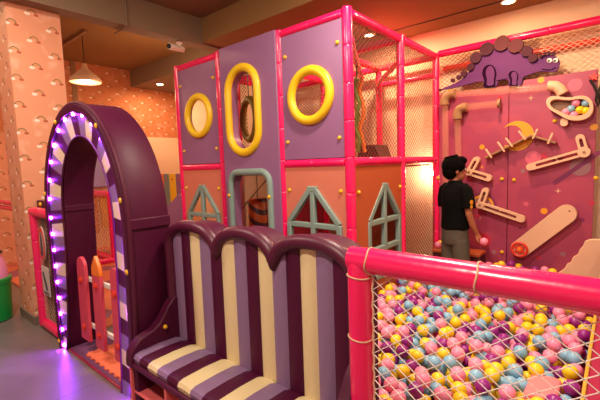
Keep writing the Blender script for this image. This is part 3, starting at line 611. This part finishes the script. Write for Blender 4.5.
# cage above the board
cg = thing('pit_cage', 'magenta top rails with pale netting stretched above the pink wall board', 'safety cage', (-.6, 4.62, 2.2))
MB().pipe((-1.745, 4.61, 2.685), (1.0, 4.61, 2.685), .04, seam=.6).build('rail', cg)
lab(MB().pipe((-1.73, 4.72, 2.53), (1.0, 4.72, 2.53), .03, 'red').build('rail', cg), 'orange red rear rail')
b = MB(); net(b, (-1.73, 4.62, 2.22), (1, 0, 0), (0, 0, 1), 1.0, .44, .06, .045, .004, 'net'); b.build('net', cg, smooth=False)
b = MB(); net(b, (-.73, 4.62, 2.22), (1, 0, 0), (0, 0, 1), 1.4, .44, .06, .045, .004, 'net_p'); b.build('net', cg, smooth=False)
MB().pipe((.7, 4.61, 0), (.7, 4.61, 2.66), .04).build('post', cg)

# ================================================================ pit base, ramp, box, slab, cloud panel
pb = thing('ball_pit', 'padded pit with low walls holding the plastic balls', 'ball pit', (-1, 2.9, 0))
MB().box(-1.73, -.16, 1.27, 4.56, 0, .12, 'mag2').build('floor_pad', pb, bevel=.01)
MB().box(-1.755, -.60, 1.41, 1.47, 0, .40, 'mag2').build('side_wall', pb, bevel=.01)
MB().box(-.66, -.60, 1.25, 1.41, 0, .40, 'mag2').build('side_wall', pb, bevel=.01)
MB().box(-.60, .6, 1.23, 1.27, 0, .30, 'mag2').build('side_wall', pb, bevel=.01)
MB().box(-1.755, -1.70, 1.47, 2.66, 0, .40, 'mag2').build('side_wall', pb, bevel=.01)
rm = thing('padded_ramp', 'dark magenta padded ramp with yellow piping rising along the right of the balls', 'ramp', (.2, 2.9, 0))
MB().plate([(1.28, 0), (4.25, 0), (4.25, .66), (2.2, .29), (1.28, .27)], [], 'YZ', -.13, .6, 'mag2').build('ramp_body', rm, bevel=.01)
lab(MB().tube([(-.135, 1.3, .275), (-.135, 2.2, .295), (-.135, 3.2, .475), (-.135, 4.22, .665)], .009, 'rope_y', 8).build('piping', rm), 'yellow piping')
MB().ell((-.135, 4.22, .675), .016, 'yellow').build('knob', rm)
cl = [(556, 274), (561, 271), (565, 268), (567, 264), (571, 262), (573, 257), (578, 254), (580, 249), (583, 246), (585, 241), (590, 239), (600, 239)]
cp = [at_y(px, py, 4.28) for px, py in cl]
tag(MB().plate([(cp[0][0], .2)] + cp + [(.3, cp[-1][1]), (.3, .2)], [], 'XZ', 4.265, 4.30, 'wood').build('cloud_panel', bevel=.008), 'cream scalloped cloud-shaped board at the lower right of the back wall', 'panel')
bx = thing('step_box', 'low dark maroon step box with orange top beside the boy', 'box', (-1.62, 4.3, .1))
MB().box(-1.70, -1.20, 4.30, 4.54, .12, .40, 'brown').build('body', bx, bevel=.01)
lab(MB().box(-1.71, -1.19, 4.29, 4.55, .40, .435, 'orangep').build('lid', bx, bevel=.008), 'orange lid')
tag(MB().plate([(-.37, .12), (-.23, .12), (-.23, .29), (-.27, .30), (-.37, .285)], [], 'XZ', 2.09, 2.31, 'pinkpad').build('foam_block', bevel=.02), 'pink foam block half buried among the balls by the yellow piping', 'foam block')

# ================================================================ balls
rng = random.Random(3); BR = .0395; cell = .081; gridb = {}; balls = []
def blocked(x, y):
    if x < -1.69 or x > -.175 or y > 4.53 or y < 1.31: return True
    if x < -.56 and y < 1.51: return True
    if -1.76 < x < -1.15 and y > 4.24: return True
    if -.385 < x < -.215 and 2.075 < y < 2.325: return True
    for lx, ly, lr in ((-1.44, 4.06, .1), (-1.30, 4.10, .1)):
        if (x - lx) ** 2 + (y - ly) ** 2 < lr * lr: return True
    if y > 4.22 and x > -.50: return True
    return False
def rest(x, y):
    gx, gy = int(x // cell), int(y // cell); z = .12 + BR
    for i in range(gx - 1, gx + 2):
        for j in range(gy - 1, gy + 2):
            for (a, b, c_) in gridb.get((i, j), ()):
                d2 = (a - x) ** 2 + (b - y) ** 2
                if d2 < 4 * BR * BR: z = max(z, c_ + math.sqrt(4 * BR * BR - d2))
    return z
fails = 0
while fails < 60 and len(balls) < 2600:
    best = None
    for _ in range(14):
        x, y = rng.uniform(-1.69, -.175), rng.uniform(1.31, 4.53)
        if blocked(x, y): continue
        z = rest(x, y)
        if best is None or z < best[2]: best = (x, y, z)
    if best is None or best[2] > .31 + max(0, min(.10, (best[1] - 3.2) * .09)): fails += 1; continue
    balls.append(best); gridb.setdefault((int(best[0] // cell), int(best[1] // cell)), []).append(best)
KI = ['ball_y', 'ball_p', 'ball_b', 'ball_v']; KN = {'ball_y': 'yellow', 'ball_p': 'pink', 'ball_b': 'pale blue', 'ball_v': 'purple'}
kinds = [rng.choices(KI, (.27, .27, .24, .22))[0] for _ in balls]
P = np.array(balls); camv = CAM; dist = np.linalg.norm(P - camv, axis=1); order = np.argsort(dist); chosen = []
def visible(i):
    px, py = proj(P[i])
    if not (372 < px < 603 and py < 404): return False
    if py < 266 + (px - 372) * .19 and py > 250 + (px - 372) * .10: return False      # behind the rail
    d = camv - P[i]; L = np.linalg.norm(d); d = d / L; up = np.array([0, 0, 1.0]); s1 = np.cross(d, up); s1 /= np.linalg.norm(s1); s2 = np.cross(s1, d); ok = 0
    near = P[np.linalg.norm(P - P[i], axis=1) < .45]
    for a, b in ((0, 0), (.02, 0), (-.02, 0), (0, .022), (0, -.02)):
        o = P[i] + s1 * a + s2 * b; v = near - o; t = v @ d; dd = np.linalg.norm(v - np.outer(t, d), axis=1)
        if not np.any((t > .03) & (dd < BR)): ok += 1
    return ok
score = {int(i): int(visible(i)) for i in order}
for need in (2, 1, 0):
    for i in order:
        if len(chosen) >= 300: break
        i = int(i)
        if i in chosen: continue
        px, py = proj(P[i])
        if score[i] >= need and (need or (P[i][2] > .2 and 366 < px < 610 and 262 < py < 412)): chosen.append(i)
cs = set(chosen)
base = {}
for k in KI:
    mb = MB().ell((0, 0, 0), BR, k, 20, 12); base[k] = mb
first = {}
for i in chosen:
    k = kinds[i]; lbl = '%s plastic ball in the nearer half of the ball pit' % KN[k]
    if k not in first: o = base[k].build('play_ball'); first[k] = o; o['category'] = 'ball'; o['group'] = '%s balls in the nearer half of the pit' % KN[k]
    else: o = first[k].copy(); C.objects.link(o)
    o['label'] = lbl; o.location = balls[i]
mb = MB(); unit = MB().ell((0, 0, 0), BR, 'ball_y', 14, 9)
uv = np.array(unit.v)
for i, b in enumerate(balls):
    if i not in cs: mb.add((uv + np.array(b)).tolist(), unit.f, kinds[i])
me = bpy.data.meshes.new('play_balls'); me.from_pydata(mb.v, [], mb.f)
for k in mb.mats: me.materials.append(M[k])
me.polygons.foreach_set('material_index', mb.mi); me.polygons.foreach_set('use_smooth', [True] * len(mb.f)); me.update()
bm = bmesh.new(); bm.from_mesh(me); bmesh.ops.remove_doubles(bm, verts=bm.verts, dist=1e-5); bmesh.ops.recalc_face_normals(bm, faces=bm.faces); bm.to_mesh(me); bm.free()
o = bpy.data.objects.new('play_balls', me); C.objects.link(o); tag(o, 'remaining mixed yellow, pink, blue and purple plastic balls filling the pit', 'balls', None, 'stuff')
for (px, py, yy, z_, mt, nm) in ((427, 245, 4.38, .472, 'ball_p', 'pink'), (432, 240, 4.45, .472, 'ball_y', 'yellow')):
    x, _ = at_y(px, py, yy); x = max(x, -1.67); tag(MB().ell((x, yy, z_), BR, mt).build('play_ball'), '%s ball resting on the step box beside the boy' % nm, 'ball')

# ================================================================ boy
def boy():
    t = thing('person', 'child in black t-shirt and khaki shorts standing in the ball pit, back turned', 'person', (-1.37, 4.08, .12))
    F = Vector((.80, .60, 0)).normalized(); S = Vector((F.y, -F.x, 0))      # forward, and his right side
    Fb = Vector((.45, .89, 0)).normalized(); Sb = Vector((Fb.y, -Fb.x, 0))  # body faces a little more to the wall
    O_ = Vector((-1.375, 4.08, 0))
    def b(s, f, z): return O_ + Sb * s + Fb * f + Vector((0, 0, z + (.03 if z > .66 else 0)))
    def cone(mb, pts, rs, mt='skin', n=14):
        mb.tube(pts, rs, mt, n)
        for p, r in zip(pts, rs): mb.ell(p, r * .995, mt, 12, 8)
    mb = MB()
    H0 = b(0, .01, 0); hc = Vector((-1.375, 4.085, 1.345)); HS = 1.12; rot = Matrix((F, S, Vector((0, 0, 1)))).transposed()
    def h(f, s, z): return hc + (F * f + S * s + Vector((0, 0, z))) * HS
    mb.ell(h(-.005, 0, .02), (.102, .083, .108), 'skin', 24, 16, rot); mb.ell(h(.028, 0, -.045), (.062, .058, .068), 'skin', 16, 12, rot)
    mb.ell(h(.062, 0, -.085), (.024, .024, .018), 'skin', 12, 8, rot)           # chin
    mb.tube([h(.082, 0, .012), h(.095, 0, -.012), h(.104, 0, -.025), h(.092, 0, -.036)], [.008, .010, .013, .008], 'skin', 10)   # nose
    mb.ell(h(.084, 0, -.052), (.012, .022, .007), 'skin', 12, 8, rot); mb.ell(h(.080, 0, -.063), (.013, .018, .007), 'skin', 12, 8, rot)
    for s_ in (-1, 1): mb.ell(h(-.008, .074 * s_, -.012), (.017, .009, .027), 'skin', 12, 8, rot)
    cone(mb, [b(0, -.005, 1.16), b(0, 0, 1.22), hc - Vector((0, 0, .05))], [.055, .042, .044])
    # torso and legs
    mb.ell(b(0, 0, 1.0), (.0, 0, 0) if 0 else .105, 'skin'); cone(mb, [b(0, 0, .70), b(0, 0, .86), b(0, 0, 1.02), b(0, 0, 1.12)], [.105, .095, .11, .085])
    for s_ in (-1, 1):
        cone(mb, [b(.0, 0, 1.12), b(.135 * s_, 0, 1.105)], [.06, .045])
        st = .012 if s_ > 0 else -.01
        cone(mb, [b(.065 * s_, 0, .70), b(.075 * s_, .01 + st, .42), b(.08 * s_, -.01 + st, .30), b(.082 * s_, -.015 + st, .19)], [.082, .052, .050, .033])
        cone(mb, [b(.082 * s_, -.03 + st, .155), b(.085 * s_, .05 + st, .15), b(.088 * s_, .12 + st, .142)], [.032, .033, .024])
    def arm_(s_, pts, hand):
        cone(mb, pts, [.045, .038, .033, .031, .020]); w = pts[-1]; d = (pts[-1] - pts[-2]).normalized(); sd = Vector(hand)
        sd = (sd - d * sd.dot(d)).normalized(); nn = d.cross(sd)
        cone(mb, [w, w + d * .035, w + d * .065], [.020, .024, .021]); mb.ell(w + d * .045, (.028, .028, .028), 'skin')
        for k, (of, L) in enumerate(((-.024, .052), (-.008, .062), (.008, .058), (.023, .046))):
            p0 = w + d * .062 + sd * of; p1 = p0 + d * L * .5 + nn * .006; p2 = p1 + d * L * .32 + nn * .016; p3 = p2 + d * L * .12 + nn * .018
            cone(mb, [w + d * .04 + sd * of * .8, p0, p1, p2, p3], [.010, .0095, .0088, .008, .007], n=10)
        q0 = w + d * .02 - sd * .018; cone(mb, [q0, q0 + d * .026 - sd * .018 + nn * .008, q0 + d * .05 - sd * .022 + nn * .018], [.012, .0105, .009], n=10)
        return w + d * .09 + nn * .045
    hand = arm_(1, [b(.15, 0, 1.10), b(.18, -.01, .97), b(.195, -.01, .87), b(.20, .03, .77), b(.205, .085, .67)], Fb)
    arm_(-1, [b(-.15, 0, 1.10), b(-.17, .01, .97), b(-.17, .03, .86), b(-.15, .10, .77), b(-.13, .17, .70)], Fb)
    body = mb.build('body', t); rmod = body.modifiers.new('remesh', 'REMESH'); rmod.mode = 'VOXEL'; rmod.voxel_size = .0045; rmod.use_smooth_shade = True
    sm = body.modifiers.new('smooth', 'SMOOTH'); sm.iterations = 3; sm.factor = .5
    # hair
    mb = MB(); mb.ell(h(-.018, 0, .040), (.118, .104, .108), 'hair', 24, 16, rot); mb.ell(h(-.048, 0, -.005), (.078, .092, .095), 'hair', 20, 14, rot); mb.ell(h(.05, 0, .085), (.058, .075, .045), 'hair', 20, 14, rot)
    for k in range(50):
        a = k * 2.4; e = .2 + 1.2 * ((k * .618) % 1); d = F * math.cos(a) * math.cos(e) + S * math.sin(a) * math.cos(e) + Vector((0, 0, math.sin(e)))
        p = h(-.018, 0, .045) + Vector((d.x * .106, d.y * .106, d.z * .104)); mb.tube([p, p + d * .012 - F * .006], [.016, .004], 'hair', 6)
    hr = mb.build('hair', t); r_ = hr.modifiers.new('remesh', 'REMESH'); r_.mode = 'VOXEL'; r_.voxel_size = .005; r_.use_smooth_shade = True
    for s_ in (-1, 1):
        MB().ell(h(.083, .03 * s_, .005), (.008, .013, .009), 'white', 12, 8, rot).ell(h(.089, .03 * s_, .005), (.004, .006, .006), 'blackp', 10, 6, rot).build('eye', t)
        MB().ell(h(.086, .03 * s_, .024), (.006, .017, .004), 'hair', 10, 6, rot).build('eyebrow', t)
    # t-shirt
    def loft(mb, rows, mt, n=28):
        vs = []
        for (s0, f0, z, rs_, rf) in rows:
            vs += [b(s0 + rs_ * math.cos(2 * PI * j / n), f0 + rf * math.sin(2 * PI * j / n), z + .006 * math.sin(5 * 2 * PI * j / n) * (1 if z < .75 else 0)) for j in range(n)]
        fs = [(i * n + j, i * n + (j + 1) % n, (i + 1) * n + (j + 1) % n, (i + 1) * n + j) for i in range(len(rows) - 1) for j in range(n)]
        fs += [tuple(range(n)), tuple((len(rows) - 1) * n + j for j in range(n))]
        mb.add(vs, fs, mt)
    mb = MB(); loft(mb, [(0, 0, .705, .156, .122), (0, 0, .725, .158, .122), (0, 0, .78, .155, .118), (0, 0, .88, .152, .115), (0, 0, 1.0, .160, .118), (0, 0, 1.10, .157, .108), (0, 0, 1.15, .132, .088), (0, 0, 1.185, .085, .068), (0, 0, 1.21, .064, .060)], 'black')
    for s_ in (-1, 1):
        pts = [b(.10 * s_, 0, 1.135), b(.145 * s_, 0, 1.11), b(.178 * s_, -.005, 1.02), b(.19 * s_, -.01, .93)] if s_ > 0 else [b(-.10, 0, 1.135), b(-.145, 0, 1.11), b(-.175, .005, 1.02), b(-.18, .02, .93)]
        mb.tube(pts, [.06, .062, .062, .064], 'black', 16)
    sh = mb.build('t_shirt', t); r_ = sh.modifiers.new('remesh', 'REMESH'); r_.mode = 'VOXEL'; r_.voxel_size = .007; r_.use_smooth_shade = True
    s2 = sh.modifiers.new('smooth', 'SMOOTH'); s2.iterations = 2
    pr = b(.243, -.03, 1.0); mbp = MB()
    d = Vector(( .95, -.3, .0)).normalized()
    c0 = b(.252, -.04, 1.0)
    mbp.lathe(c0, [(.024, 0), (.024, .004), (.001, .005)], 'ye', 16, d).lathe(c0 + Vector((0, 0, -.045)), [(.018, 0), (.018, .004), (.001, .005)], 'ye', 16, d)
    lab(mbp.build('sleeve_print', sh), 'small yellow print on the sleeve')
    mb = MB(); loft(mb, [(0, 0, .58, .142, .112), (0, 0, .64, .148, .116), (0, 0, .75, .146, .112)], 'shorts')
    for s_ in (-1, 1):
        mb.tube([b(.07 * s_, 0, .62), b(.078 * s_, .002, .52), b(.082 * s_, .005, .43), b(.082 * s_, .005, .405)], [.088, .086, .084, .083], 'shorts', 18)
    so = mb.build('shorts', t); r_ = so.modifiers.new('remesh', 'REMESH'); r_.mode = 'VOXEL'; r_.voxel_size = .008; r_.use_smooth_shade = True
    return hand
hb = boy()
tag(MB().ell(hb, BR, 'ball_p').build('play_ball'), 'pink ball held in the boy\'s right hand', 'ball')

# ================================================================ left background
def cyl_thing(): pass
t = thing('litter_bin', 'green bin with pink top and black pointed cap beside the pillar', 'bin', (-4.95, .86, 0))
cxb, cyb = -4.83, .80
MB().lathe((cxb, cyb, 0), [(.165, 0), (.178, .01), (.195, .38), (.202, .385), (.202, .42), (.185, .43), (.001, .43)], 'green', 32).build('body', t)
lab(MB().lathe((cxb, cyb, .43), [(.178, 0), (.175, .08), (.15, .18), (.12, .24), (.001, .26)], 'pinkp', 28).build('top', t), 'pink domed top')
lab(MB().ell((cxb + .12, cyb - .09, .60), (.035, .035, .05), 'darkbrown').build('opening', t), 'dark round opening')
lab(MB().lathe((cxb, cyb, .67), [(.15, 0), (.145, .015), (.10, .06), (.08, .14), (.001, .15)], 'blackp', 24).build('cap', t), 'black cap')
t = thing('padded_rails', 'two parallel pink padded rails crossing the wall beyond the pillar', 'railing', (-6.2, 1.3, 0))
for z in (1.02, 1.09): MB().pipe((-7.55, 1.3, z), (-4.79, 1.3, z), .03).build('rail', t)
for x in (-7.5, ): MB().pipe((x, 1.3, 0), (x, 1.3, 1.07), .035).build('post', t)
# toddler cage seen through the arch
t = thing('toddler_cage', 'magenta framed netted play pen seen through the arch', 'play pen', (-6.3, 2.7, 0))
cx0, cx1, cy0, cy1 = -7.4, -6.15, 2.63, 3.6
for x, y in ((cx1, cy0), (cx0, cy0)): MB().pipe((x, y, .02), (x, y, 1.12), .06).build('post', t)
for z in (1.09, .06): MB().pipe((cx0, cy0, z), (cx1, cy0, z), .055).build('rail', t)
MB().pipe((cx1, 2.66, .06), (cx1 - .02, 2.2, .06), .045).build('rail', t)
b = MB(); net(b, (cx0 + .05, cy0, .12), (1, 0, 0), (0, 0, 1), cx1 - cx0 - .1, .92, .09, .08, .008, 'net_c'); b.build('net', t, smooth=False)
for px, wd, mt, nm in ((92, .42, 'lav', 'lavender'), ):
    tag(MB().box(-7.59, -7.5, 2.3, 3.25, 1.15, 1.95, 'lav').build('wall_pad', bevel=.03), 'lavender padded wall panel seen through the top of the arch', 'wall pad')
tag(MB().pipe((-7.0, 3.0, .02), (-7.0, 3.0, 2.1), .045, 'red').build('padded_post'), 'red padded post in front of the lavender wall pad', 'post')
tag(MB().box(-7.59, -7.52, 3.02, 3.2, .4, 1.0, 'yel_pad').build('wall_pad', bevel=.02), 'small yellow wall pad behind the play pen netting', 'wall pad')
tag(MB().box(-7.59, -7.52, 2.66, 2.98, .3, 1.05, 'orangep').build('wall_pad', bevel=.02), 'orange wall pad behind the play pen netting', 'wall pad')
fr = thing('board_fence', 'low fence of orange, grey, yellow and purple boards left of the play house', 'fence', (-6.5, 3.8, 0))
xs_ = [at_y(p, 180, 3.8)[0] for p in (155, 164, 169.5, 176, 183, 190)]
for a, b_, mt, nm in zip(xs_, xs_[1:], ('orange', 'teal', 'yellow', 'panel', 'orange'), ('orange', 'grey-green', 'yellow', 'purple', 'orange')):
    o = lab(MB().box(a + .006, b_ - .006, 3.79, 3.83, .02, 1.37, mt).build('board', fr, bevel=.006), nm + ' board'); MB().lathe(((a + b_) / 2, 3.79, 1.27), [(.02, 0), (.02, .008), (.001, .012)], 'red', 10, (0, -1, 0)).build('bolt', o)

# ================================================================ ceiling fittings
t = thing('pendant_lamp', 'cream bell-shaped pendant lamp glowing above the arch', 'lamp', (-6.0, 2.34, 2.74))
MB().lathe((-6.0, 2.34, 2.735), [(.205, .0), (.212, .02), (.20, .05), (.15, .10), (.08, .16), (.04, .20), (.03, .26), (.026, .265), (.03, .20), (.07, .15), (.14, .095), (.19, .045), (.2, .01)], 'lampw', 32).build('shade', t)
lab(MB().lathe((-6.0, 2.34, 2.742), [(.19, 0), (.19, .004), (.001, .005)], 'glow', 28, (0, 0, 1)).build('diffuser', t), 'glowing diffuser')
MB().tube([(-6.0, 2.34, 3.0), (-6.0, 2.34, 3.42)], .006, 'blackp', 6).build('cord', t)
tag(MB().box(-6.7, -5.8, 2.30, 2.34, 3.385, 3.42, 'tan').build('ceiling_track'), 'slim track on the ceiling beside the pendant lamp cord', 'track')
for (x, y, z, lbl) in ((-2.5, 4.32, 3.02, 'round downlight in the soffit seen behind the corner netting'), (-.985, 4.46, 3.02, 'round downlight at the top right, above the dinosaur'), (-6.97, 4.07, 3.1, 'round downlight on the far left ceiling beyond the pendant lamp')):
    t = thing('ceiling_downlight', lbl, 'ceiling light', (x, y, z), 'round ceiling downlights')
    MB().lathe((x, y, z), [(.075, 0), (.075, -.008), (.058, -.012), (.055, -.004)], 'white', 24).build('trim_ring', t)
    MB().lathe((x, y, z - .006), [(.054, 0), (.054, -.003), (.001, -.004)], 'glow2', 20).build('lens', t)
t = thing('security_camera', 'small white security camera with dark lens on the beam', 'security camera', (-4.25, 2.66, 3.0))
MB().lathe((-4.25, 2.78, 3.0), [(.035, 0), (.035, -.02), (.02, -.03), (.015, -.07)], 'white', 16).build('bracket', t)
MB().tube([(-4.25, 2.82, 2.92), (-4.19, 2.60, 2.90)], .036, 'white', 16).build('housing', t)
lab(MB().ell((-4.19, 2.60, 2.90), .03, 'blackp').build('lens', t), 'black lens')
tag(MB().tube([(-4.14, 2.08, 3.32), (-4.14, 2.08, 3.0), (-4.16, 2.08, 2.985), (-4.45, 2.08, 2.985)], .009, 'ceil', 8).build('conduit_pipe'), 'thin conduit bent under the ceiling beam', 'pipe')
t = thing('wall_lamp', 'bright bare bulb on the wall behind the lower net, left of the boy', 'lamp', (-1.93, 4.74, 1.3))
MB().ell((-1.90, 4.72, 1.30), .045, 'glow2').build('bulb', t); MB().lathe((-1.90, 4.78, 1.30), [(.04, 0), (.04, .02), (.02, .03)], 'white', 16, (0, -1, 0)).build('socket', t)

# ================================================================ lights
def light(kind, loc, power, col, size=.3, tgt=None, spot=None):
    l = bpy.data.lights.new('light', kind); l.energy = power; l.color = col
    if kind == 'AREA': l.shape = 'DISK'; l.size = size
    else: l.shadow_soft_size = size
    if spot: l.spot_size = spot; l.spot_blend = .6
    o = bpy.data.objects.new('light', l); C.objects.link(o); o.location = loc
    if tgt is not None: o.rotation_euler = (Vector(tgt) - Vector(loc)).to_track_quat('-Z', 'Y').to_euler()
    return o
WARM = (1, .60, .33); WH = (1, .80, .62)
light('AREA', (-1.0, 3.75, 2.98), 32, WARM, .12, (-1.0, 3.95, 0))
light('AREA', (-2.4, 4.2, 2.98), 34, WARM, .12, (-2.4, 4.25, 0))
light('AREA', (-6.97, 4.0, 3.05), 16, WARM, .12, (-6.97, 4.0, 0))
light('POINT', (-6.0, 2.34, 2.66), 20, WARM, .08)
light('POINT', (-5.2, 3.1, 2.6), 20, WARM, .15)
light('POINT', (-1.90, 4.62, 1.30), 10, (1, .72, .45), .04)
light('AREA', (-1.2, 2.1, 3.28), 60, WH, .2, (-1.2, 2.1, 0))
light('AREA', (-3.2, .3, 3.28), 40, WH, .2, (-3.2, .6, 0))
light('AREA', (-.9, -.5, 3.28), 60, WH, .2, (-1.2, .8, 0))
light('AREA', (1.0, 1.5, 3.28), 25, WH, .2, (.5, 1.8, 0))
light('AREA', (-5.6, .6, 3.38), 20, WARM, .2, (-5.6, .8, 0))
wd = bpy.data.worlds.new('world'); bpy.context.scene.world = wd; wd.use_nodes = True
wd.node_tree.nodes['Background'].inputs[0].default_value = (1, .65, .45, 1); wd.node_tree.nodes['Background'].inputs[1].default_value = .08
vs = bpy.context.scene.view_settings; vs.view_transform = 'Standard'; vs.look = 'None'; vs.gamma = 1; vs.exposure = .35; vs.use_curve_mapping = False
